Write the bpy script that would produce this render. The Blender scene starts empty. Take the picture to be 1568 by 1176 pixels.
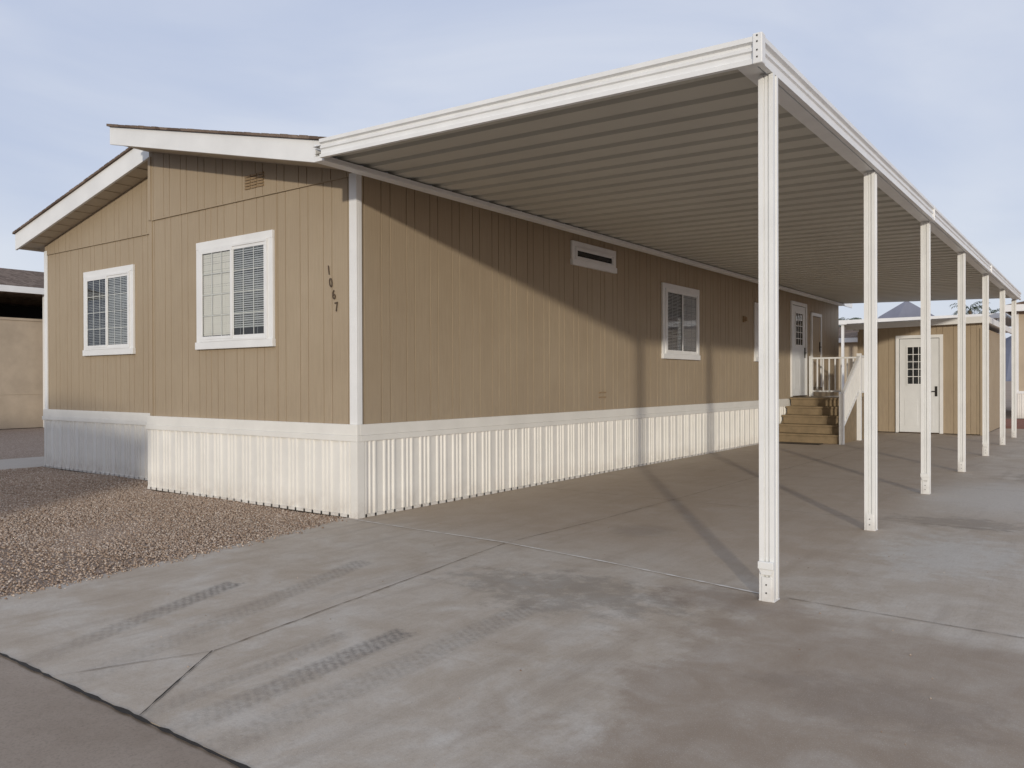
import bpy, math, random
import numpy as np
from mathutils import Vector, Matrix
random.seed(7); rng=np.random.default_rng(5)
sc=bpy.context.scene
sc.view_settings.view_transform='Standard'
try: sc.view_settings.look='None'
except: pass
sc.view_settings.exposure=0

# ------------------------------------------------------------------ nodes
class NT:
    def __init__(s,name):
        s.m=bpy.data.materials.new(name); s.m.use_nodes=True
        s.t=s.m.node_tree; s.b=s.t.nodes['Principled BSDF']
        s.co=s.t.nodes.new('ShaderNodeNewGeometry').outputs['Position']
    def link(s,a,b): s.t.links.new(a,b)
    def inp(s,sock,v):
        if hasattr(v,'is_output'): s.link(v,sock)
        else: sock.default_value=v
    def map(s,scale=(1,1,1),rot=(0,0,0),loc=(0,0,0),vec=None):
        n=s.t.nodes.new('ShaderNodeMapping'); s.link(vec or s.co,n.inputs['Vector'])
        n.inputs['Scale'].default_value=scale; n.inputs['Rotation'].default_value=rot; n.inputs['Location'].default_value=loc
        return n.outputs[0]
    def noise(s,scale,detail=4,rough=.55,vec=None,dist=0):
        n=s.t.nodes.new('ShaderNodeTexNoise'); s.link(vec or s.co,n.inputs['Vector'])
        n.inputs['Scale'].default_value=scale; n.inputs['Detail'].default_value=detail
        n.inputs['Roughness'].default_value=rough; n.inputs['Distortion'].default_value=dist
        return n.outputs['Fac']
    def vor(s,scale,feat='F1',out='Distance',vec=None):
        n=s.t.nodes.new('ShaderNodeTexVoronoi'); n.feature=feat; s.link(vec or s.co,n.inputs['Vector'])
        n.inputs['Scale'].default_value=scale
        return n.outputs[out]
    def mth(s,op,a,b=0.0,c=0.0,clamp=False):
        n=s.t.nodes.new('ShaderNodeMath'); n.operation=op; n.use_clamp=clamp
        s.inp(n.inputs[0],a); s.inp(n.inputs[1],b)
        if op in('MULTIPLY_ADD','COMPARE','SMOOTH_MIN'): s.inp(n.inputs[2],c)
        return n.outputs[0]
    def rng(s,v,a,b,c=0.0,d=1.0,smooth=False):
        n=s.t.nodes.new('ShaderNodeMapRange'); s.link(v,n.inputs[0])
        if smooth: n.interpolation_type='SMOOTHSTEP'
        for i,x in enumerate((a,b,c,d)): n.inputs[i+1].default_value=x
        return n.outputs[0]
    def mix(s,f,a,b,mode='MIX'):
        n=s.t.nodes.new('ShaderNodeMix'); n.data_type='RGBA'; n.blend_type=mode
        s.inp(n.inputs['Factor'],f)
        for k,v in((6,a),(7,b)):
            if hasattr(v,'is_output'): s.link(v,n.inputs[k])
            else: n.inputs[k].default_value=(v[0],v[1],v[2],1)
        return n.outputs[2]
    def xyz(s):
        n=s.t.nodes.new('ShaderNodeSeparateXYZ'); s.link(s.co,n.inputs[0]); return n.outputs
    def bump(s,h,strength=.3,dist=.01):
        n=s.t.nodes.new('ShaderNodeBump'); s.link(h,n.inputs['Height'])
        n.inputs['Strength'].default_value=strength; n.inputs['Distance'].default_value=dist
        s.link(n.outputs[0],s.b.inputs['Normal'])
    def fin(s,col,rough=.6,spec=.3):
        s.inp(s.b.inputs['Base Color'],col if hasattr(col,'is_output') else (*col,1))
        s.inp(s.b.inputs['Roughness'],rough)
        s.b.inputs['Specular IOR Level'].default_value=spec
        return s.m

def paint(name,col,rough=.5,var=.12,sc_=3,bumps=0,spec=.3,dirt=0.0):
    n=NT(name)
    f=n.rng(n.noise(sc_,4,.6),.3,.7)
    c=n.mix(f,[x*(1-var) for x in col],[min(1,x*(1+var*.6)) for x in col])
    if dirt:
        z=n.xyz()[2]
        g=n.rng(z,0,.25,1,0)
        g=n.mth('MULTIPLY',g,n.rng(n.noise(9,4,.7),.35,.65,.2,1))
        c=n.mix(n.mth('MULTIPLY',g,dirt),c,(.30,.23,.17))
    if bumps: n.bump(n.noise(120,2),bumps,.002)
    return n.fin(c,rough,spec)

def siding_mat():
    n=NT('tan_siding_paint')
    g=n.noise(1,5,.65,vec=n.map((70,70,2.2)))
    big=n.noise(.9,3,.6)
    c=n.mix(n.rng(big,.3,.7),(.368,.290,.200),(.41,.33,.232))
    c=n.mix(n.rng(g,.42,.78,0,.42),c,(.27,.21,.14))
    z=n.xyz()[2]
    d=n.mth('MULTIPLY',n.rng(z,.9,1.35,1,0),n.rng(n.noise(5,4,.7,vec=n.map((3,3,1))),.4,.7,0,.45))
    c=n.mix(d,c,(.30,.24,.18))
    n.bump(g,.45,.005)
    return n.fin(c,.62,.25)
SID=siding_mat()
WHITE=paint('white_trim_paint',(.80,.80,.79),.45,.06,2.5)
ALUM=paint('white_aluminium',(.80,.80,.79),.38,.06,4,0,.4)
POSTM=paint('white_post_paint',(.82,.82,.80),.38,.05,4,0,.4,dirt=.35)
SKIRT=paint('cream_skirting',(.78,.76,.71),.5,.06,2.5,0,.3,dirt=.4)
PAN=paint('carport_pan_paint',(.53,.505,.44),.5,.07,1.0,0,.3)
DOORW=paint('white_door_paint',(.76,.77,.77),.45,.05)
SOFF=paint('soffit_paint',(.52,.45,.35),.6,.08)
DECK=paint('tan_deck_board',(.25,.185,.11),.6,.2,6,.1)
TANB=paint('tan_block_wall',(.46,.375,.28),.8,.12,2,.2,.2)
TANB2=paint('pale_tan_siding',(.47,.39,.29),.7,.08,2,.1,.2)
DARK=paint('dark_interior',(.02,.02,.022),.7,.2)
BLACK=paint('black_metal',(.03,.027,.025),.4,.1)
BRONZE=paint('bronze_number',(.10,.07,.045),.45,.2)
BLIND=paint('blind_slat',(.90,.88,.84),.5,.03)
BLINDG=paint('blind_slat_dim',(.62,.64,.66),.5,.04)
VENT=paint('vent_brown',(.30,.21,.12),.6,.1)
HILL=paint('distant_hill_rock',(.20,.21,.26),.9,.2,.02)
def shingle():
    n=NT('brown_shingles')
    v=n.vor(4,out='Color',vec=n.map((1,3,1)))
    s=n.t.nodes.new('ShaderNodeSeparateColor'); n.link(v,s.inputs[0])
    c=n.mix(s.outputs[0],(.12,.085,.065),(.27,.205,.16))
    c=n.mix(n.rng(n.noise(80,3),.4,.7,0,.5),c,(.07,.055,.045))
    n.bump(n.noise(50,3),.5,.01); return n.fin(c,.9,.1)
SHIN=shingle()
def glass(name):
    m=bpy.data.materials.new(name); m.use_nodes=True; t=m.node_tree; t.nodes.clear()
    o=t.nodes.new('ShaderNodeOutputMaterial'); mx=t.nodes.new('ShaderNodeMixShader')
    tr=t.nodes.new('ShaderNodeBsdfTransparent'); tr.inputs[0].default_value=(.93,.95,.95,1)
    gl=t.nodes.new('ShaderNodeBsdfGlossy'); gl.inputs['Roughness'].default_value=.02
    lw=t.nodes.new('ShaderNodeFresnel'); lw.inputs[0].default_value=1.6
    t.links.new(lw.outputs[0],mx.inputs[0]); t.links.new(tr.outputs[0],mx.inputs[1]); t.links.new(gl.outputs[0],mx.inputs[2])
    t.links.new(mx.outputs[0],o.inputs[0]); return m
GLASS=glass('window_glass')

def concrete():
    n=NT('driveway_concrete'); x,y,z=n.xyz()[:3]
    big=n.noise(.55,4,.62); med=n.noise(2.6,6,.7,dist=.4); fine=n.noise(70,4,.75)
    nA=n.noise(5.5,5,.72); nB=n.noise(1.1,6,.68); gr=n.noise(190,2); mid=n.noise(24,4,.75)
    streak=n.noise(1,5,.65,vec=n.map((5.5,.55,1),(0,0,math.radians(-8))))
    broom=n.noise(1,3,.6,vec=n.map((120,6,1)))
    c=n.mix(n.rng(big,.3,.7,0,1),(.44,.365,.28),(.52,.455,.375))
    c=n.mix(n.rng(med,.47,.66,0,.7),c,(.60,.555,.485))
    c=n.mix(n.rng(med,.28,.47,.6,0),c,(.36,.285,.21))
    c=n.mix(n.rng(streak,.52,.72,0,.42),c,(.30,.245,.19))
    c=n.mix(n.rng(streak,.28,.42,.3,0),c,(.60,.56,.50))
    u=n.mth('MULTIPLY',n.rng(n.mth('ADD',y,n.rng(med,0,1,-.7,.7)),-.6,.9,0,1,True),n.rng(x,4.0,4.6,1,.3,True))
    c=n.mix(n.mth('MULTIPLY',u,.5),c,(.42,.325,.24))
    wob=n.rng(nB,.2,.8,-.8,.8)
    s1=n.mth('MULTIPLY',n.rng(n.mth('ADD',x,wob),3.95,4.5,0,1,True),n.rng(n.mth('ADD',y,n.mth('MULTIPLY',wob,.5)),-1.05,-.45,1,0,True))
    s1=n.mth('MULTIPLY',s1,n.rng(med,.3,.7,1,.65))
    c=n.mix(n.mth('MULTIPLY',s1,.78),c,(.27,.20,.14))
    def blob(cx,cy,rx,ry,amt,col,c,w,nz):
        a=n.mth('DIVIDE',n.mth('SUBTRACT',x,cx),rx); b=n.mth('DIVIDE',n.mth('SUBTRACT',y,cy),ry)
        d=n.mth('ADD',n.mth('MULTIPLY',a,a),n.mth('MULTIPLY',b,b))
        d=n.mth('ADD',d,n.rng(nz,.2,.8,-w*1.6,w*1.6))
        return n.mix(n.rng(d,.0,1.5,amt,0,True),c,col)
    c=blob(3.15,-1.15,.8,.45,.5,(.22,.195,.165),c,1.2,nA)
    c=blob(2.6,1.0,.30,.30,.45,(.25,.20,.155),c,.3,med)
    c=blob(5.0,5.2,.9,1.6,.6,(.60,.57,.52),c,.8,med)
    c=blob(4.9,3.1,.6,.35,.5,(.22,.185,.15),c,1.1,nA)
    c=blob(5.0,1.5,.5,.9,.6,(.58,.56,.51),c,1.0,nA)
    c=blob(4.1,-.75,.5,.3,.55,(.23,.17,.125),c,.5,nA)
    c=blob(5.6,7.6,.8,1.0,.5,(.24,.20,.165),c,.9,med)
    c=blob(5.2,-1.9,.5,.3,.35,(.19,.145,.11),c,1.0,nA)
    trd=n.mth('SINE',n.mth('ADD',n.mth('MULTIPLY',y,130.),n.mth('MULTIPLY',x,75.)))
    trd=n.mth('MULTIPLY',n.rng(trd,-1,1,.62,1),n.rng(mid,.35,.62,.35,1))
    def track(cx,slope,w,y0,y1,amt,c):
        xx=n.mth('ABSOLUTE',n.mth('ADD',n.mth('SUBTRACT',x,cx),n.mth('MULTIPLY',n.mth('ADD',y,3.),slope)))
        m=n.rng(xx,w*.45,w,1,0,True)
        yy=n.mth('ADD',y,n.rng(nA,0,1,-.15,.15))
        m=n.mth('MULTIPLY',m,n.rng(yy,y0,y1,.3,1)); m=n.mth('MULTIPLY',m,n.rng(yy,y0-.4,y0+.3,0,1,True)); m=n.mth('MULTIPLY',m,n.rng(yy,y1-.03,y1+.02,1,0,True))
        return n.mix(n.mth('MULTIPLY',n.mth('MULTIPLY',m,trd),amt),c,(.14,.125,.11))
    c=track(1.52,.35,.11,-3.7,-2.25,.95,c)
    c=track(2.0,.30,.12,-3.9,-1.3,.55,c)
    c=track(3.0,.10,.11,-3.8,-2.36,1.0,c)
    c=track(3.30,.06,.13,-4.6,-1.6,.5,c)
    c=track(2.75,.12,.07,-4.6,-2.6,.45,c)
    sp=n.rng(n.vor(2.6),.008,.020,1,0)
    c=n.mix(n.mth('MULTIPLY',sp,.85),c,(.08,.065,.05))
    c=n.mix(n.rng(mid,.5,.75,0,.32),c,(.33,.275,.22))
    c=n.mix(n.rng(broom,.5,.75,0,.22),c,(.30,.25,.20))
    c=n.mix(n.rng(fine,.5,.75,0,.4),c,(.27,.225,.18))
    c=n.mix(n.rng(gr,.58,.78,0,.5),c,(.74,.69,.62))
    n.bump(fine,.35,.005)
    return n.fin(c,n.rng(med,.3,.7,.62,.8),.3)
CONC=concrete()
def conc2(name,a,b):
    n=NT(name); med=n.noise(1.7,5,.65); c=n.mix(n.rng(med,.3,.7),a,b)
    f=n.noise(80,4,.75); c=n.mix(n.rng(f,.48,.75,0,.5),c,[k*.5 for k in a]); n.bump(f,.3,.004); return n.fin(c,.8,.25)
GUTT=conc2('gutter_concrete',(.27,.215,.165),(.37,.305,.245))
WALK=conc2('walk_concrete',(.45,.40,.34),(.50,.45,.39))
ASPH=conc2('asphalt_surface',(.045,.043,.04),(.065,.062,.058))
JLIGHT=conc2('joint_light',(.85,.82,.76),(.74,.70,.63))
JDARK=conc2('joint_dark',(.18,.15,.12),(.30,.25,.20))
CRACK=conc2('crack_dark',(.035,.03,.025),(.05,.045,.04))
def gravel_ground():
    n=NT('gravel_bed'); v=n.t.nodes.new('ShaderNodeTexVoronoi'); n.link(n.co,v.inputs['Vector']); v.inputs['Scale'].default_value=46
    s=n.t.nodes.new('ShaderNodeSeparateColor'); n.link(v.outputs['Color'],s.inputs[0])
    c=n.mix(s.outputs[0],(.28,.205,.15),(.50,.40,.325)); c=n.mix(n.rng(v.outputs['Distance'],.4,.8,0,.6),c,(.14,.105,.08))
    n.bump(v.outputs['Distance'],.7,.012); return n.fin(c,.9,.15)
GRAV=gravel_ground()
def stone_mat():
    n=NT('gravel_stone'); g=n.t.nodes.new('ShaderNodeNewGeometry').outputs['Random Per Island']
    r=n.t.nodes.new('ShaderNodeValToRGB'); n.link(g,r.inputs[0]); e=r.color_ramp.elements
    e[0].position=0; e[0].color=(.24,.165,.115,1); e[1].position=1; e[1].color=(.70,.61,.52,1)
    for p,c in((.3,(.38,.275,.20,1)),(.6,(.47,.36,.275,1)),(.85,(.53,.435,.35,1))):
        k=e.new(p); k.color=c
    c=n.mix(n.rng(n.noise(.9,3),.35,.7,0,.25),r.outputs[0],(.28,.21,.155))
    return n.fin(c,.85,.2)
STONE=stone_mat()
def dirt():
    n=NT('desert_ground'); c=n.mix(n.rng(n.noise(.3,5,.6),.3,.7),(.34,.26,.20),(.44,.35,.27)); c=n.mix(n.rng(n.noise(20,4),.4,.7,0,.5),c,(.22,.17,.13)); return n.fin(c,.95,.1)
DIRT=dirt()
REDG=paint('red_gravel',(.30,.15,.11),.95,.3,8,.5,.1)
LEAF=paint('palm_leaf',(.06,.09,.03),.6,.3,1); TRUNK=paint('palm_trunk_bark',(.16,.12,.08),.9,.3,3,.4)

# ------------------------------------------------------------------ mesh helpers
def empty(name,loc=(0,0,0)):
    o=bpy.data.objects.new(name,None); sc.collection.objects.link(o); o.location=loc; o.empty_display_size=.3; return o
class MB:
    def __init__(s): s.v=[]; s.f=[]
    def box(s,x0,x1,y0,y1,z0,z1):
        if x0>x1:x0,x1=x1,x0
        if y0>y1:y0,y1=y1,y0
        if z0>z1:z0,z1=z1,z0
        b=len(s.v)
        s.v+=[(x0,y0,z0),(x1,y0,z0),(x1,y1,z0),(x0,y1,z0),(x0,y0,z1),(x1,y0,z1),(x1,y1,z1),(x0,y1,z1)]
        s.f+=[tuple(b+i for i in q) for q in((0,3,2,1),(4,5,6,7),(0,1,5,4),(1,2,6,5),(2,3,7,6),(3,0,4,7))]; return s
    def poly(s,pts):
        b=len(s.v); s.v+=[tuple(p) for p in pts]; s.f.append(tuple(range(b,b+len(pts)))); return s
    def prism(s,pts,d):
        b=len(s.v); n=len(pts); d=Vector(d)
        s.v+=[tuple(p) for p in pts]+[tuple(Vector(p)+d) for p in pts]
        s.f.append(tuple(range(b+n-1,b-1,-1))); s.f.append(tuple(range(b+n,b+2*n)))
        for i in range(n):
            j=(i+1)%n; s.f.append((b+i,b+j,b+n+j,b+n+i))
        return s
    def sheet(s,A,B):
        b=len(s.v); n=len(A); s.v+=[tuple(p) for p in A]+[tuple(p) for p in B]
        for i in range(n-1): s.f.append((b+i,b+i+1,b+n+i+1,b+n+i))
        return s
    def build(s,name,mat,parent=None,bevel=0,recalc=True):
        me=bpy.data.meshes.new(name); me.from_pydata(s.v,[],s.f); me.materials.append(mat)
        if recalc:
            import bmesh
            bm=bmesh.new(); bm.from_mesh(me); bmesh.ops.recalc_face_normals(bm,faces=bm.faces); bm.to_mesh(me); bm.free()
        o=bpy.data.objects.new(name,me); sc.collection.objects.link(o)
        if parent: o.parent=parent
        if bevel:
            m=o.modifiers.new('b','BEVEL'); m.width=bevel; m.segments=2; m.limit_method='ANGLE'
        return o
class Frame:
    def __init__(s,kind,off): s.k=kind; s.o=off
    def box(s,mb,u0,u1,n0,n1,z0,z1):
        if s.k=='front': mb.box(u0,u1,s.o-n1,s.o-n0,z0,z1)
        elif s.k=='side': mb.box(s.o+n0,s.o+n1,u0,u1,z0,z1)
    def pt(s,u,n,z): return (u,s.o-n,z) if s.k=='front' else (s.o+n,u,z)

def grooved(fr,u0,u1,zb,zt,off=0.0,pitch=(.24,.13),gw=.012,gd=.010):
    mb=MB(); prof=[(u0,0)]; u=u0+.09; i=0
    while u<u1-.03:
        prof+=[(u,0),(u+.002,-gd),(u+gw-.002,-gd),(u+gw,0)]; u+=pitch[i%len(pitch)]; i+=1
    prof.append((u1,0))
    zt_=zt if callable(zt) else (lambda u:zt)
    A=[fr.pt(u,off+d,zb) for u,d in prof]; B=[fr.pt(u,off+d,zt_(u)) for u,d in prof]
    mb.sheet(A,B); return mb
def skirt(fr,u0,u1,z0,z1,off=0.0):
    prof=[(u0,0)]; u=u0+.05
    pat=[(.0,0),(.010,.016),(.034,.016),(.044,0),(.075,0),(.082,.011),(.096,.011),(.103,0),(.130,0),(.140,.016),(.164,.016),(.174,0)]
    while u+.18<u1:
        prof+=[(u+a,b) for a,b in pat]; u+=.27
    prof.append((u1,0)); mb=MB()
    mb.sheet([fr.pt(a,off+b,z0) for a,b in prof],[fr.pt(a,off+b,z1) for a,b in prof]); return mb

def window(parent,name,fr,u0,u1,z0,z1,trim=.085,grid=(3,4),grids=(1,1),blinds=(1,1),bmats=(None,None),split=True,gap=0):
    e=empty(name); e.parent=parent
    t=MB(); P=.035
    fr.box(t,u0,u1,0,P,z1-trim,z1); fr.box(t,u0-.01,u1+.01,0,P+.012,z0,z0+trim)
    fr.box(t,u0,u0+trim,0,P-.002,z0+trim,z1-trim); fr.box(t,u1-trim,u1,0,P-.002,z0+trim,z1-trim)
    t.build('trim',WHITE,e,.004)
    a0,a1,b0,b1=u0+trim,u1-trim,z0+trim,z1-trim
    f=MB(); w=.035
    def ring(x0,x1,y0,y1,w,n0,n1):
        fr.box(f,x0,x1,n0,n1,y1-w,y1); fr.box(f,x0,x1,n0,n1,y0,y0+w)
        fr.box(f,x0,x0+w,n0,n1,y0+w,y1-w); fr.box(f,x1-w,x1,n0,n1,y0+w,y1-w)
    ring(a0,a1,b0,b1,.028,.004,.05)
    a0+=.028;a1-=.028;b0+=.028;b1-=.028
    g=MB()
    fr.box(g,a0,a1,.0075,.009,b0,b1)
    g.build('dark_room',DARK,e)
    if split:
        mid=(a0+a1)/2
        ring(a0,mid+.012,b0,b1,w,.0405,.052); ring(mid-.012,a1,b0,b1,w,.031,.0395)
        panes=[(a0+w,mid+.012-w,.044),(mid+.012,a1-w,.034)]
    else:
        ring(a0,a1,b0,b1,.02,.031,.0395); panes=[(a0+.02,a1-.02,.034)]
    f.build('vinyl_sash',ALUM,e,.002)
    gl=MB(); mu=MB(); bl=[MB(),MB()]
    for i,(p0,p1,nn) in enumerate(panes):
        q0,q1=b0+w,b1-w
        gl.poly([fr.pt(p0,nn,q0),fr.pt(p1,nn,q0),fr.pt(p1,nn,q1),fr.pt(p0,nn,q1)])
        if grids[i]:
            for k in range(1,grid[0]):
                c=p0+(p1-p0)*k/grid[0]; fr.box(mu,c-.005,c+.005,nn-.005,nn-.001,q0,q1)
            for k in range(1,grid[1]):
                c=q0+(q1-q0)*k/grid[1]; fr.box(mu,p0,p1,nn-.0055,nn-.0015,c-.005,c+.005)
        if blinds[i]:
            z=q0+.01+(gap if i==1 else 0); th=blinds[i]
            while z<q1-.004:
                tz=.0145*th+random.uniform(-.0018,.0018)
                bl[i].poly([fr.pt(p0-.02,.027,z),fr.pt(p1+.01,.027,z+random.uniform(-.002,.002)),fr.pt(p1+.01,.017,z+tz),fr.pt(p0-.02,.017,z+tz)]); z+=.0245
            for c in(.22,.78):
                cc=p0+(p1-p0)*c; bl[i].poly([fr.pt(cc-.002,.0275,q0),fr.pt(cc+.002,.0275,q0),fr.pt(cc+.002,.0275,q1),fr.pt(cc-.002,.0275,q1)])
    gl.build('glass',GLASS,e)
    if mu.v: mu.build('grid_bars',ALUM,e)
    for i in(0,1):
        if bl[i].v: bl[i].build('blind_slats',bmats[i] or BLIND,e)
    return e

# ------------------------------------------------------------------ ground
g=MB(); g.poly([(-700,-700,-.03),(700,-700,-.03),(700,1000,-.03),(-700,1000,-.03)]); g.build('ground',DIRT)
g=MB(); g.poly([(-60,-3.8,-.018),(1,-3.8,-.018),(1,24,-.018),(-60,24,-.018)]); g.build('gravel_yard',GRAV)
g=MB(); g.poly([(9.5,-3.8,-.018),(30,-3.8,-.018),(30,45,-.018),(9.5,45,-.018)]); g.poly([(-.5,20.5,-.018),(9.5,20.5,-.018),(9.5,27.4,-.018),(-.5,27.4,-.018)]); g.build('red_gravel_bed',REDG)
g=MB(); g.poly([(-60,-14,-.026),(60,-14,-.026),(60,-4.4,-.026),(-60,-4.4,-.026)]); g.build('asphalt_street',ASPH)
g=MB(); g.poly([(-60,-4.4,-.012),(60,-4.4,-.012),(60,-3.805,-.006),(-60,-3.805,-.006)]); g.build('street_gutter',GUTT)
edge=[(.42,-3.8),(.36,-3.2),(.25,-2.2),(.10,-1.1),(-.06,-.25),(-.10,.0)]
g=MB(); pts=[(x,y,0) for x,y in edge]+[(-.10,20.5,0),(9.5,20.5,0),(9.5,-3.8,0)]
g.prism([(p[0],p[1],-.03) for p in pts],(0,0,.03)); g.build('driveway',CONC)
g=MB(); g.box(-9.7,-7.85,-3.8,24,-.03,-.002); g.build('side_walkway',WALK)
def strip(mb,pts,w,z=.004,jit=.0):
    L=[];R=[]; P=[Vector((a,b,0)) for a,b in pts]
    Q=[]
    for i in range(len(P)-1):
        n=max(1,int((P[i+1]-P[i]).length/.05))
        for k in range(n): Q.append(P[i].lerp(P[i+1],k/n))
    Q.append(P[-1]); off=0
    for i,q in enumerate(Q):
        d=(Q[min(i+1,len(Q)-1)]-Q[max(i-1,0)]).normalized(); n=Vector((-d.y,d.x,0))
        off=off*.8+random.uniform(-jit,jit); ww=w*(.35+1.2*random.random())
        L.append((q+n*(ww/2+off)).to_tuple()[:2]+(z,)); R.append((q-n*(ww/2-off)).to_tuple()[:2]+(z,))
    mb.sheet(L,R)
j=MB()
strip(j,[(-.02,-.10),(.9,-.13),(1.95,-.14),(3.1,-.30),(4.24,-.50)],.020,z=.005,jit=.001)
j.build('expansion_joint',JLIGHT)
j=MB()
strip(j,[(4.4,-.50),(5.63,-.56),(9.4,-.7)],.006)
strip(j,[(1.95,-.12),(2.02,1.3),(2.05,9),(2.1,20)],.008,jit=.001)
for yy in(2.9,6.0,9.0,12.0,15): strip(j,[(0,yy),(9.4,yy-.1)],.007,jit=.001)
strip(j,[(1.95,-.16),(2.1,-1.2),(2.26,-2.3),(2.38,-3.16)],.008,jit=.003)
strip(j,[(2.38,-3.17),(2.22,-3.5),(2.1,-3.78)],.005,jit=.002)
strip(j,[(6.8,-3.8),(6.75,-.6),(6.7,20)],.007)
j.build('control_joint',JDARK)
j=MB(); strip(j,[(-3,-3.81),(2.8,-3.81),(9,-3.83)],.020,z=.003,jit=.002); strip(j,[(2.38,-3.17),(2.62,-3.5),(2.84,-3.80)],.007,z=.007,jit=.0015); j.build('gutter_crack',CRACK)

# gravel stones - one mesh
EX=[.42,.36,.25,.10,-.06,-.1]; EY=[-3.8,-3.2,-2.2,-1.1,-.25,.5]
N=150000
xs=rng.uniform(-7.83,.42,N); ys=rng.uniform(-3.78,.44,N)
xe=np.interp(ys,EY,EX)
k=(xs<xe-.005)&(ys<np.where(xs>-3.83,-.03,.44))&(rng.uniform(0,1,N)<np.where(ys<-2.2+(xs+0)*.35,.45,1))
xs=xs[k]; ys=ys[k]
M=420; sy=rng.uniform(-3.7,-.2,M); sx=np.interp(sy,EY,EX)+np.abs(rng.normal(0,.06,M))
M2=60; sx=np.concatenate([sx,rng.uniform(.4,5.5,M2)]); sy=np.concatenate([sy,rng.uniform(-3.6,1.5,M2)]); M+=M2
xs=np.concatenate([xs,sx]); ys=np.concatenate([ys,sy]); zs=np.full(len(xs),-.012)
zs+=.012*np.sin(xs*2.1+ys)*np.cos(ys*1.7)*np.clip((-.15-xs)*1.5,0,1); zs[-M:]=.001
n=len(xs); R=rng.uniform(.0045,.012,n); R[-M2:]=rng.uniform(.003,.006,M2)
base=np.array([(1,0,0),(0,1,0),(-1,0,0),(0,-1,0),(0,0,1),(0,0,-1)],float)
V=base[None]*(R[:,None,None]*rng.uniform(.65,1.3,(n,6,1))); V+=rng.normal(0,.18,(n,6,3))*R[:,None,None]
V[:,:,2]*=.75; a=rng.uniform(0,6.28,n); ca,sa=np.cos(a),np.sin(a)
X=V[:,:,0]*ca[:,None]-V[:,:,1]*sa[:,None]; Y=V[:,:,0]*sa[:,None]+V[:,:,1]*ca[:,None]
V=np.stack([X+xs[:,None],Y+ys[:,None],V[:,:,2]+zs[:,None]+R[:,None]*.45],2).reshape(-1,3)
F=np.array([(0,1,4),(1,2,4),(2,3,4),(3,0,4),(1,0,5),(2,1,5),(3,2,5),(0,3,5)])
F=(F[None]+(np.arange(n)*6)[:,None,None]).reshape(-1,3)
me=bpy.data.meshes.new('gravel'); me.vertices.add(len(V)); me.vertices.foreach_set('co',V.ravel())
me.loops.add(F.size); me.loops.foreach_set('vertex_index',F.ravel().astype(np.int32))
me.polygons.add(len(F)); me.polygons.foreach_set('loop_start',np.arange(0,F.size,3,dtype=np.int32)); me.polygons.foreach_set('loop_total',np.full(len(F),3,dtype=np.int32))
me.update(); me.validate(); me.materials.append(STONE)
o=bpy.data.objects.new('gravel',me); sc.collection.objects.link(o)

# ------------------------------------------------------------------ house
H=empty('mobile_home')
FR=Frame('front',0.0); FL=Frame('front',.47); SD=Frame('side',0.0)
SL=.2216; XL=-3.79
zbN=lambda x:4.265-SL*(x+3.85)
ztL=lambda x:4.60+.205*(x+3.85)
LEN=17.8
grooved(FR,XL,0,.90,3.425).build('front_siding',SID,H)
grooved(FR,XL,0,3.40,lambda u:zbN(u)+.05,off=.016).build('gable_siding',SID,H)
grooved(FL,-7.75,XL,.90,3.425).build('front_siding_recessed',SID,H)
grooved(FL,-7.75,XL,3.40,lambda u:ztL(u)-.22,off=.016).build('gable_siding_recessed',SID,H)
grooved(SD,0,LEN,.90,3.46).build('side_siding',SID,H)
b=MB(); b.box(XL-.005,XL+.005,.004,.47,0,4.2); b.box(-7.76,-7.75,.474,LEN,0,3.7); b.poly([(-7.75,LEN,0),(0,LEN,0),(0,LEN,3.4),(-3.85,LEN,4.2),(-7.75,LEN,3.6)]); b.build('far_walls',SID,H)
skirt(FR,XL-.01,0,0,.76,.03).build('skirt_front',SKIRT,H)
skirt(FL,-7.77,XL-.01,0,.76,.03).build('skirt_recessed',SKIRT,H)
skirt(SD,0,LEN,0,.76,.03).build('skirt_side',SKIRT,H)
b=MB(); b.box(XL-.04,XL-.01,-.03,.45,0,.76); b.box(-.05,.05,-.05,.05,-.01,.755) ; b.build('skirt_corner',SKIRT,H,.004)
b=MB()
b.box(XL-.02,-.05,-.046,-.03,0,.03); b.box(.03,.046,.05,LEN,0,.03); b.box(-7.77,XL-.04,.424,.44,0,.03)
b.build('skirt_channel',SKIRT,H)
b=MB()
b.box(XL-.05,.052,-.052,0,.755,.815); b.box(XL-.04,.04,-.040,0,.815,.925)
b.box(0,.052,0,LEN,.755,.815); b.box(0,.04,0,LEN,.815,.925)
b.box(-7.80,XL-.05,.418,.47,.755,.815); b.box(-7.79,XL-.04,.43,.47,.815,.925)
b.build('belt_board',SKIRT,H,.005)
b=MB(); b.box(-.085,.022,-.022,0,.925,3.42); b.box(0,.0225,0,.05,.925,3.46); b.build('corner_board',WHITE,H,.003)
b=MB(); b.box(-7.775,-7.68,.45,.47,.925,3.46); b.build('corner_board_left',WHITE,H,.003)
b=MB(); b.box(XL-.01,XL+.05,-.012,0,.925,3.40); b.box(XL-.01,XL+.05,-.028,-.016,3.40,4.2); b.box(XL,0,-.019,0,3.392,3.402);b.box(-7.68,XL-.02,.451,.47,3.392,3.402)
for u in(-1.26,-2.48): b.box(u,u+.006,-.004,0,.925,3.39)
for u in(2.44,4.88,7.32,9.76,12.2): b.box(0,.004,u,u+.006,.925,3.40)
b.build('panel_edges',SID,H)
def slab(x0,x1,zb0,zb1,th,y0,y1):
    return [(x0,y0,zb0),(x1,y0,zb1),(x1,y0,zb1+th),(x0,y0,zb0+th)],(0,y1-y0,0)
XE=.29; YR=-.5
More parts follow.
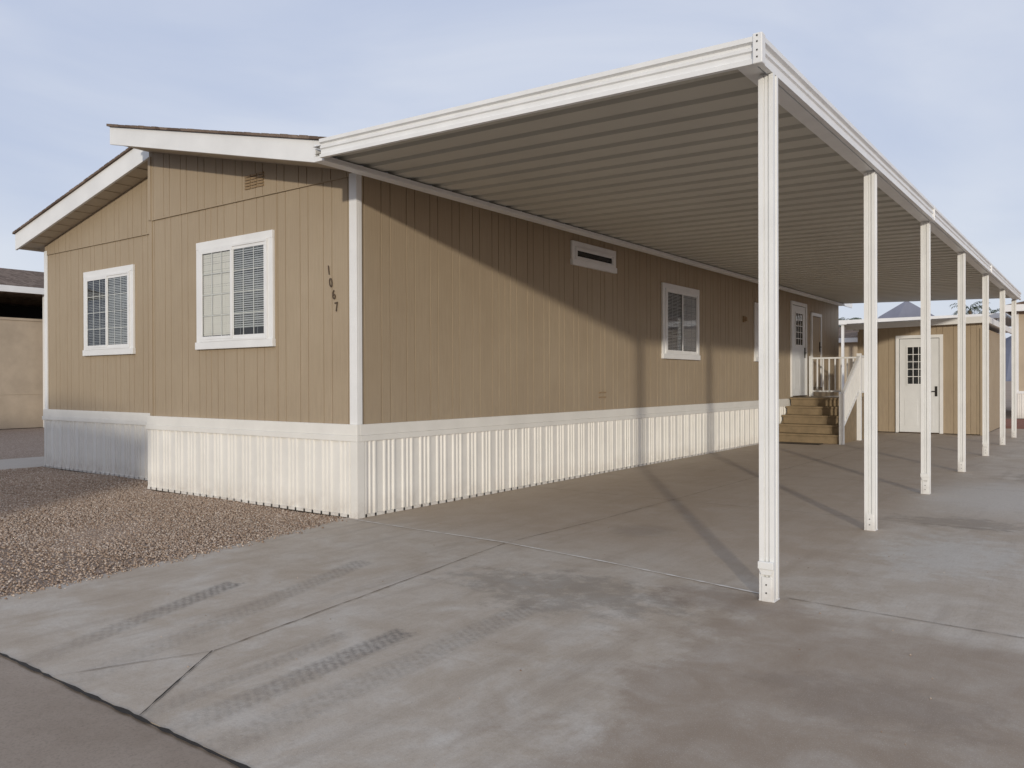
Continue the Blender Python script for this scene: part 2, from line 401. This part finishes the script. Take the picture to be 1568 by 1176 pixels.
b=MB(); p,d=slab(-3.82,XE,zbN(-3.82),zbN(XE),.215,YR,YR+.035); b.prism(p,d)
b.box(XE-.03,XE,YR+.036,LEN+.3,zbN(XE)-.0,zbN(XE)+.20)
b.build('rake_board',WHITE,H,.004)
b=MB(); p,d=slab(-3.815,XE-.031,zbN(-3.815)+.02,zbN(XE-.031)+.02,.19,YR+.036,LEN+.3); b.prism(p,d); b.build('roof_deck',SOFF,H)
b=MB()
xx=-3.84
b.prism(*slab(-3.84,XE+.0,zbN(-3.84)+.2155,zbN(XE)+.2155,.020,YR-.03,LEN+.3))
while xx<XE-.2:
    h=.005+.006*random.random(); b.prism(*slab(xx,xx+.12,zbN(xx)+.2357,zbN(xx+.12)+.2357,h,YR-.03,YR+.2)); xx+=.145
b.build('shingle_roof',SHIN,H)
YL=.15
b=MB(); b.prism([(-8.08,YL,ztL(-8.08)-.26),(-3.83,YL,ztL(-3.83)-.26),(-3.83,YL,ztL(-3.83)),(-8.08,YL,ztL(-8.08))],(0,.035,0)); b.box(-8.08,-8.05,YL+.036,LEN+.3,ztL(-8.08)-.24,ztL(-8.08)-.01); b.build('rake_board_left',WHITE,H,.004)
b=MB(); b.prism([(-8.04,YL+.036,ztL(-8.04)-.25),(-3.83,YL+.036,ztL(-3.83)-.25),(-3.83,YL+.036,ztL(-3.83)-.01),(-8.04,YL+.036,ztL(-8.04)-.01)],(0,LEN,0)); b.build('roof_deck_left',SOFF,H)
b=MB(); b.prism([(-8.11,YL-.03,ztL(-8.11)+.001),(-3.84,YL-.03,ztL(-3.84)+.001),(-3.84,YL-.03,ztL(-3.84)+.024),(-8.11,YL-.03,ztL(-8.11)+.024)],(0,LEN,0))
xx=-8.1
while xx<-4:
    h=.005+.006*random.random(); b.prism([(xx,YL-.03,ztL(xx)+.0245),(xx+.12,YL-.03,ztL(xx+.12)+.0245),(xx+.12,YL-.03,ztL(xx+.12)+.0245+h),(xx,YL-.03,ztL(xx)+.0245+h)],(0,.2,0)); xx+=.145
b.build('shingle_roof_left',SHIN,H)
b=MB()
for i in range(14):
    x=-7.95+i*.29; z=ztL(x)-.252
    b.box(x,x+.012,YL+.04,.46,z-.006,z+.002)
b.build('soffit_battens',SOFF,H)
b=MB()
for i in range(5):
    z=3.50+i*.033; 
    for q in(0,1,2): FR.box(b,-1.78+q*.115,-1.68+q*.115,.016,.030,z,z+.022)
b.build('gable_vent',VENT,H)
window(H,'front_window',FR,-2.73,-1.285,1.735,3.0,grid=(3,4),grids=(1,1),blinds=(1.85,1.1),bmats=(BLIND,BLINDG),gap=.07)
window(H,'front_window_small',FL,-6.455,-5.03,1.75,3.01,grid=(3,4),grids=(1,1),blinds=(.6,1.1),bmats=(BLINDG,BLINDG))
window(H,'side_window_high',SD,3.956,5.187,2.965,3.30,trim=.08,split=False,grids=(0,0),blinds=(0,0))
window(H,'side_window',SD,6.78,8.27,1.72,2.99,grid=(3,4),grids=(1,1),blinds=(1.1,1.7),bmats=(BLIND,BLIND))
window(H,'side_window_far',SD,11.15,12.62,1.75,2.99,grid=(3,4),blinds=(1,1))
for i,(ch,dx,z) in enumerate((('1',-.42,2.44),('0',-.39,2.31),('6',-.345,2.185),('7',-.305,2.06))):
    c=bpy.data.curves.new('house_number_digit','FONT'); c.body=ch; c.size=.135; c.extrude=.004
    t=bpy.data.objects.new('house_number_digit_%d'%(i+1),c); sc.collection.objects.link(t); t.parent=H
    t.location=(dx,-.012,z); t.rotation_euler=(math.radians(90),math.radians(-8),0); t.scale=(.75,1,1); c.materials.append(BRONZE)
def door(par,name,fr,u0,u1,z0,z1,glassy=None,mat=DOORW):
    e=empty(name); e.parent=par; b=MB(); t=.08
    fr.box(b,u0,u0+t,0,.04,z0,z1); fr.box(b,u1-t,u1,0,.04,z0,z1); fr.box(b,u0+t,u1-t,0,.04,z1-t,z1); b.build('frame',WHITE,e,.004)
    b=MB(); fr.box(b,u0+t+.012,u1-t-.012,.004,.018,z0+.02,z1-t-.012); b.build('leaf',mat,e,.003)
    b=MB(); fr.box(b,u0+t,u1-t,.0,.003,z0,z1-t); b.build('door_gap',DARK,e)
    b=MB(); fr.box(b,u0+t,u1-t,.003,.06,z0,z0+.02); b.build('threshold',BRONZE,e)
    b=MB(); w_=(u1-u0-2*t)
    for q in((.14,.46),(.54,.86)):
        for zz in((.18,.85),):
            fr.box(b,u0+t+w_*q[0],u0+t+w_*q[1],.018,.024,z0+zz[0],z0+zz[1])
    b.build('leaf_panels',mat,e,.005)
    if glassy:
        a0,a1,c0,c1=glassy
        m=MB(); w=.03
        fr.box(m,a0-w,a1+w,.018,.036,c1,c1+w); fr.box(m,a0-w,a1+w,.018,.036,c0-w,c0); fr.box(m,a0-w,a0,.018,.036,c0,c1); fr.box(m,a1,a1+w,.018,.036,c0,c1)
        for k in(1,2): q=a0+(a1-a0)*k/3; fr.box(m,q-.008,q+.008,.025,.032,c0,c1)
        for k in range(1,5): q=c0+(c1-c0)*k/5; fr.box(m,a0,a1,.0255,.0315,q-.008,q+.008)
        m.build('window_grid',WHITE,e)
        m=MB(); fr.box(m,a0,a1,.0185,.020,c0,c1); m.build('window_dark',DARK,e)
        m=MB(); m.poly([fr.pt(a0,.0225,c0),fr.pt(a1,.0225,c0),fr.pt(a1,.0225,c1),fr.pt(a0,.0225,c1)]); m.build('window_glass',GLASS,e)
    h=MB(); zc=z0+1.05
    fr.box(h,u1-t-.10,u1-t-.045,.018,.034,zc-.12,zc+.13); fr.box(h,u1-t-.17,u1-t-.06,.05,.065,zc-.01,zc+.014); fr.box(h,u1-t-.085,u1-t-.07,.034,.05,zc-.01,zc+.012)
    h.build('handle',BLACK,e,.003); return e
door(H,'entry_door',SD,13.56,14.77,.965,3.22,(13.9,14.43,2.2,2.95))
door(H,'utility_door',SD,15.15,16.05,1.15,3.05,mat=SID)
b=MB(); SD.box(b,10.5,10.60,0,.04,2.54,2.66); SD.box(b,10.52,10.58,.04,.08,2.56,2.64); b.build('porch_light',VENT,H,.006)
b=MB(); SD.box(b,4.72,4.92,0,.012,1.17,1.19); SD.box(b,4.72,4.92,0,.012,1.10,1.12); b.build('wall_vent',VENT,H)

# ------------------------------------------------------------------ carport
C=empty('carport')
YF=-.85; YB=16.75; XI=.45; XO=4.36
zf=lambda x:3.308-.0240*(x-.45)
prof=[]; y=YF+.05
while y<YB:
    prof+=[(y,0),(y+.135,0),(y+.150,.030),(y+.172,.030),(y+.184,.018),(y+.228,.018),(y+.240,.030),(y+.262,.030),(y+.277,0)]; y+=.32
prof.append((y,0))
x0,x1=.33,4.28
b=MB(); b.sheet([(x0,p,zf(x0)+.056+q) for p,q in prof],[(x1,p,zf(x1)+.056+q) for p,q in prof]); b.build('roof_pans',PAN,C)
b=MB(); b.sheet([(x0,YF+.03,zf(x0)+.115),(x0,y,zf(x0)+.115)],[(x1,YF+.03,zf(x1)+.115),(x1,y,zf(x1)+.115)]); b.build('roof_top_skin',ALUM,C)
b=MB(); b.box(.30,.42,YF+.07,YB,3.305,3.352); b.box(.30,.32,YF+.07,YB,3.352,3.46); b.box(.42,.432,YF+.07,YB,3.30,3.32); b.build('ledger',ALUM,C,.003)
def fas_prof(h):
    return [(0,0),(.035,0),(.035,.03),(.018,.038),(.018,.072),(.030,.08),(.030,.098),(.018,.106),(.018,h-.045),(.040,h-.035),(.040,h-.005),(.030,h),(-.03,h),(-.03,h-.02),(0,h-.02)]
P=fas_prof(.165); b=MB(); 
A=[(XI,YF+.04-o,zf(XI)+z) for o,z in P]; B=[(XO-.05,YF+.04-o,zf(XO-.05)+z) for o,z in P]
n=len(A); b.v+=A+B
for i in range(n): b.f.append((i,(i+1)%n,n+(i+1)%n,n+i))
b.f.append(tuple(range(n-1,-1,-1))); b.f.append(tuple(range(n,2*n))); b.build('front_fascia',ALUM,C)
P=fas_prof(.168); zo=zf(XO)
b=MB(); pts=[(XO-.04+o,YF+.05,zo+z) for o,z in P]; b.prism(pts,(0,YB-YF-.02,0)); b.build('side_gutter',ALUM,C)
b=MB()
for yy in(5.0,10.8): b.box(XO-.06,XO+.002,yy,yy+.03,zo-.002,zo+.170)
b.build('gutter_splice',ALUM,C,.003)
b=MB(); b.box(XO-.055,XO+.004,YF-.006,YF+.055,zo-.004,zo+.176); b.build('corner_cap',ALUM,C,.006)
b=MB()
for z in(.03,.07,.12,.155): b.box(XO-.03,XO-.022,YF-.010,YF-.006,zo+z,zo+z+.008)
b.build('cap_screws',BLACK,C)
b=MB(); b.box(4.19,4.30,YF+.05,YB,3.225,3.30); b.build('header_beam',ALUM,C,.004)
def fluted(s):
    h=s/2; g=.014; a=.008
    side=[(-h,-h),(-h+.028,-h),(-h+.031,-h+g),(-a,-h+g),(-a,-h+.006),(a,-h+.006),(a,-h+g),(h-.031,-h+g),(h-.028,-h)]
    out=[]
    for k in range(4):
        c,s_=[(1,0),(0,1),(-1,0),(0,-1)][k]
        out+=[(x*c-y*s_,x*s_+y*c) for x,y in side]
    return out
posts=[(4.312,-.60),(4.27,2.24),(4.25,5.09),(4.26,7.94),(4.245,10.98),(4.235,13.95),(4.23,16.55)]
b=MB(); br=MB(); scw=MB()
for i,(px,y) in enumerate(posts):
    pr=fluted(.092); b.prism([(px+p,y+q,0.0) for p,q in pr],(0,0,3.212))
    b.box(px-.03,px+.03 if px<4.3 else px,y-.03,y+.03,3.20,3.24)
    br.box(px-.050,px+.050,y-.050,y+.050,.001,.008)
    br.box(px-.030,px+.030,y-.052,y-.040,.0,.15)
    if i in(0,2,4):
        br.prism([(px-.048,y-.047,.20),(px+.048,y-.047,.20),(px+.048,y-.047,.245),(px-.048,y-.047,.245)],(0,-.022,0))
        br.prism([(px-.03,y-.047,.165),(px+.03,y-.047,.165),(px+.045,y-.047,.199),(px-.045,y-.047,.199)],(0,-.016,0))
    for z in(.05,.10): scw.box(px-.004,px+.004,y-.056,y-.050,z,z+.008)
b.build('posts',POSTM,C); br.build('post_brackets',POSTM,C,.003); scw.build('post_screws',BLACK,C)

# ------------------------------------------------------------------ entry deck
D=empty('entry_deck')
b=MB(); rise=.95/5
for i in range(5):
    y0=12.2+i*.28; b.box(.06,1.46,y0,y0+.30,rise*(i+1)-.04,rise*(i+1)); 
    b.box(.08,1.44,y0+.03,y0+.045,rise*i+(.002 if i==0 else 0),rise*(i+1)-.04)
for k in range(9): b.box(.06,1.46,13.6+k*.145+.003,13.6+(k+1)*.145-.005,.91,.95)
b.build('treads',DECK,D,.006)
b=MB(); b.prism([(1.42,12.24,0),(1.42,13.6,0),(1.42,13.6,.9),(1.42,12.24,.14)],(.03,0,0)); b.prism([(.07,12.24,0),(.07,13.6,0),(.07,13.6,.9),(.07,12.24,.14)],(.03,0,0)); b.box(1.42,1.45,13.6,14.9,0,.905); b.box(.07,1.42,14.87,14.9,0,.905); b.build('skirt_boards',DECK,D)
b=MB(); xr=1.5
b.box(xr-.045,xr+.045,12.14,12.23,0,1.06); b.box(xr-.045,xr+.045,13.62,13.71,0,1.95); b.box(xr-.045,xr+.045,14.86,14.95,0,1.95); b.box(.05,.13,14.86,14.95,.95,1.95)
b.prism([(xr-.03,12.18,.98),(xr-.03,13.66,1.86),(xr-.03,13.66,1.92),(xr-.03,12.18,1.04)],(.06,0,0))
b.prism([(xr-.02,12.2,.30),(xr-.02,13.66,1.10),(xr-.02,13.66,1.15),(xr-.02,12.2,.35)],(.04,0,0))
for k in range(1,11):
    y=12.2+k*.134; zl=.33+(y-12.2)*.55; zh=1.0+(y-12.18)*.595; b.box(xr-.015,xr+.015,y-.015,y+.015,zl,zh)
b.box(xr-.03,xr+.03,13.66,14.9,1.87,1.91); b.box(xr-.02,xr+.02,13.66,14.9,1.06,1.10)
for k in range(1,9): y=13.66+k*.135; b.box(xr-.015,xr+.015,y-.015,y+.015,1.10,1.87)
b.box(.1,xr,14.88,14.94,1.871,1.911); b.box(.1,xr,14.89,14.93,1.061,1.101)
for k in range(1,10): x=.1+k*.14; b.box(x-.015,x+.015,14.895,14.925,1.10,1.872)
b.build('railing',WHITE,D,.003)
b=MB(); b.box(.25,1.15,11.75,12.1,.002,.016); b.build('door_mat',BLACK,D)

# ------------------------------------------------------------------ shed
S=empty('storage_shed'); SF=Frame('front',16.95); SS=Frame('side',3.56)
grooved(SF,.74,3.56,.02,2.74).build('front_wall',SID,S)
grooved(SS,16.95,22.3,.02,2.62).build('side_wall',SID,S)
b=MB(); b.box(.73,.74,16.96,22.3,0,2.7); b.box(.74,3.55,22.29,22.3,0,2.6); b.build('back_walls',SID,S)
b=MB(); b.box(.70,.78,16.93,16.95,.0,2.62); b.box(3.50,3.585,16.925,16.95,0,2.60); b.box(3.56,3.585,16.95,17.03,0,2.60); b.build('corner_boards',SID,S,.003)
b=MB(); b.prism([(.45,16.72,2.66),(3.72,16.72,2.72),(3.72,16.72,2.86),(.45,16.72,2.80)],(0,.05,0)); b.box(3.68,3.73,16.77,22.5,2.70,2.84); b.build('fascia',WHITE,S,.004)
b=MB(); b.prism([(.47,16.77,2.69),(3.68,16.77,2.74),(3.68,16.77,2.88),(.47,16.77,2.83)],(0,5.7,0)); b.build('roof',ALUM,S)
door(S,'shed_door',SF,1.62,2.70,.01,2.48,(1.90,2.28,1.25,2.18))

# ------------------------------------------------------------------ neighbours
A=empty('neighbor_house')
b=MB(); b.box(-20.2,-20,-6,14,0,3.2); b.box(-20.22,-19.97,-6,14,3.2,3.27); b.build('privacy_wall',TANB,A)
b=MB()
for k in range(8): b.box(-19.998,-19.985,-6+k*2.4,-5.95+k*2.4,0,3.2)
b.box(-19.998,-19.99,-6,14,1.0,1.02); b.build('panel_seams',TANB2,A)
b=MB(); b.box(-26,-24,-6,14,0,4.0); b.build('house_body',TANB2,A)
b=MB(); b.box(-19.6,-19.5,-6.5,14.5,3.98,4.16)
for y in(-5.8,0,5.6,11.5): b.box(-19.75,-19.63,y,y+.12,0,3.99)
b.build('fascia_and_posts',WHITE,A)
b=MB(); b.prism([(-19.6,-6.5,3.99),(-19.6,-6.5,4.17),(-25.0,-6.5,5.35),(-30,-6.5,4.2),(-30,-6.5,4.0)],(0,21,0)); b.build('shingle_roof',SHIN,A)
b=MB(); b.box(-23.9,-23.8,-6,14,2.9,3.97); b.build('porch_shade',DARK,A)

B_=empty('neighbor_house')
G=Frame('front',27.5)
grooved(G,3.4,16,.9,3.75).build('wall',TANB2,B_)
skirt(G,3.4,16,0,.9,.03).build('skirt',SKIRT,B_)
b=MB(); b.box(3.38,3.4,27.5,38,0,3.9); b.build('side_wall',TANB2,B_)
b=MB(); b.box(3.1,16.3,27.05,27.1,3.7,3.93); b.box(3.1,3.15,27.1,38,3.7,3.93); G.box(b,3.38,3.5,0,.03,.9,3.7); G.box(b,3.4,16,0,.06,.86,.95); b.build('fascia',WHITE,B_)
b=MB(); b.prism([(3.15,27.1,3.75),(3.15,27.1,3.94),(9.7,27.1,5.1),(16.3,27.1,3.94),(16.3,27.1,3.75)],(0,11,0)); b.build('roof',SHIN,B_)
window(B_,'window',G,4.1,5.3,1.8,3.0)

C_=empty('neighbor_carport')
b=MB(); b.box(-3.0,3.0,29.0,29.1,3.62,3.80); b.box(-3,3,29.1,36,3.68,3.76)
for x in(-2.8,-.9,1,2.7): b.box(x,x+.1,29.1,29.2,0,3.65)
b.build('roof_and_posts',WHITE,C_)
D_=empty('neighbor_house')
G2=Frame('front',33)
grooved(G2,-16,.8,.8,3.1).build('wall',TANB2,D_)
b=MB(); b.box(-16.3,1.1,32.6,32.68,3.05,3.25); b.box(-16,.8,32.95,33,0,.8); b.build('trim',WHITE,D_)
b=MB(); b.prism([(-16.3,32.68,3.1),(-16.3,32.68,3.26),(-16.3,36.5,4.0),(-16.3,41,3.2),(-16.3,41,3.05)],(17.4,0,0)); b.build('roof',SHIN,D_)
window(D_,'window',G2,-2.6,-1.2,1.6,2.7)
# unseen house across the street, behind the viewpoint, sized to shade the left wall
E_=empty('neighbor_house')
b=MB(); b.box(-14,6.4,-24,-16.5,0,3.7); b.build('walls',TANB2,E_)
b=MB(); b.prism([(-14.3,-16.2,3.6),(-14.3,-16.2,3.8),(-14.3,-20.2,4.85),(-14.3,-24.3,3.8),(-14.3,-24.3,3.6)],(21.0,0,0)); b.build('roof',SHIN,E_)
b=MB()
for x in(-11,-6,-1,3): b.box(x,x+1.4,-16.5,-16.46,1.7,2.9)
b.build('windows',DARK,E_)

def palm(x,y,h,r=1.7):
    e=empty('palm_tree',(x,y,0)); b=MB(); m=8
    ring=[]
    for k in range(9):
        z=h*k/8; rr=.22-.09*k/8+(.05 if k==0 else 0); ring.append([(rr*math.cos(a*2*math.pi/m)+.03*math.sin(z),rr*math.sin(a*2*math.pi/m),z) for a in range(m)])
    for k in range(8):
        s0=len(b.v); b.v+=ring[k]+ring[k+1]
        for a in range(m): b.f.append((s0+a,s0+(a+1)%m,s0+m+(a+1)%m,s0+m+a))
    b.build('trunk',TRUNK,e)
    b=MB()
    for q in range(34):
        az=random.uniform(0,6.28); el=random.uniform(-.9,1.3); L=r*random.uniform(.8,1.1); d=Vector((math.cos(az),math.sin(az),0)); p=Vector((0,0,h)); side=Vector((-d.y,d.x,0))
        ang=el; pts=[]
        for s_ in range(9):
            pts.append(p.copy()); p=p+(d*math.cos(ang)+Vector((0,0,math.sin(ang))))*L/8; ang-=.22
        for s_ in range(2,9):
            for sg in(-1,1):
                for _ in range(2):
                    base=pts[s_]+Vector((random.uniform(-.05,.05),)*3); tip=base+side*sg*L*.3*(1-abs(s_-5)/9)+d*L*.15+Vector((0,0,-L*.12))
                    b.poly([base,base+d*.05,tip])
        b.sheet([q_+side*.02 for q_ in pts],[q_-side*.02 for q_ in pts])
    b.build('fronds',LEAF,e,recalc=False)
palm(-9.3,56,5.4,1.2); palm(-3.1,70,7.0,1.5); palm(-2.0,74,6.9,1.3)
b=MB(); pts=[]
for k in range(61):
    x=-700+k*22; hgt=22+10*math.sin(k*.5)+7*math.sin(k*1.3+1)+5*math.sin(k*2.9)+52*math.exp(-((x+150)/40)**2); pts.append((x,850+20*math.sin(k),max(3,hgt)))
b.sheet([(p[0],p[1]-60,-1) for p in pts],pts); b.sheet(pts,[(p[0],p[1]+80,-1) for p in pts]); b.build('hills',HILL)

# ------------------------------------------------------------------ light
EL=9.0; sd=Vector((.546,-.838,0)).normalized()
w=bpy.data.worlds.new('World'); sc.world=w; w.use_nodes=True; t=w.node_tree; t.nodes.clear()
out=t.nodes.new('ShaderNodeOutputWorld'); bg=t.nodes.new('ShaderNodeBackground'); bg.inputs[1].default_value=.15
sky=t.nodes.new('ShaderNodeTexSky'); sky.sky_type='NISHITA'; sky.sun_disc=False; sky.sun_elevation=math.radians(EL)
sky.sun_rotation=math.atan2(sd.x,sd.y)
tc=t.nodes.new('ShaderNodeTexCoord'); mp=t.nodes.new('ShaderNodeMapping'); mp.inputs['Scale'].default_value=(1.0,1.0,2.6); mp.inputs['Rotation'].default_value=(.15,.1,.9)
t.links.new(tc.outputs['Generated'],mp.inputs[0])
nz=t.nodes.new('ShaderNodeTexNoise'); nz.inputs['Scale'].default_value=1.9; nz.inputs['Detail'].default_value=6; nz.inputs['Roughness'].default_value=.48; nz.inputs['Distortion'].default_value=.5
t.links.new(mp.outputs[0],nz.inputs[0])
mr=t.nodes.new('ShaderNodeMapRange'); mr.interpolation_type='SMOOTHSTEP'; mr.inputs[1].default_value=.32; mr.inputs[2].default_value=.68; mr.inputs[3].default_value=0; mr.inputs[4].default_value=1
t.links.new(nz.outputs[0],mr.inputs[0])
cl=t.nodes.new('ShaderNodeMix'); cl.data_type='RGBA'; cl.inputs[6].default_value=(3.5,3.95,5.15,1); cl.inputs[7].default_value=(4.8,5.05,5.75,1)
t.links.new(mr.outputs[0],cl.inputs[0])
mx=t.nodes.new('ShaderNodeMix'); mx.data_type='RGBA'; mx.inputs[0].default_value=.88
t.links.new(sky.outputs[0],mx.inputs[6]); t.links.new(cl.outputs[2],mx.inputs[7]); t.links.new(mx.outputs[2],bg.inputs[0]); t.links.new(bg.outputs[0],out.inputs[0])
L=bpy.data.lights.new('sun','SUN'); L.energy=2.0; L.angle=math.radians(1.6); L.color=(1,.92,.79)
so=bpy.data.objects.new('sun',L); sc.collection.objects.link(so); so.location=(20,-30,12)
e=math.radians(EL); ld=Vector((-sd.x*math.cos(e),-sd.y*math.cos(e),-math.sin(e))); so.rotation_mode='QUATERNION'; so.rotation_quaternion=ld.to_track_quat('-Z','Y')

# ------------------------------------------------------------------ camera
cam=bpy.data.cameras.new('camera'); co=bpy.data.objects.new('camera',cam); sc.collection.objects.link(co)
cam.sensor_width=36; cam.lens=1235/1568*36; cam.clip_end=3000; cam.clip_start=.05
co.matrix_world=Matrix.Translation((5.986,-5.52,1.35))@Matrix.Rotation(math.radians(36.45),4,'Z')@Matrix.Rotation(math.radians(90-.2),4,'X')@Matrix.Rotation(math.radians(-.18),4,'Z')
sc.camera=co
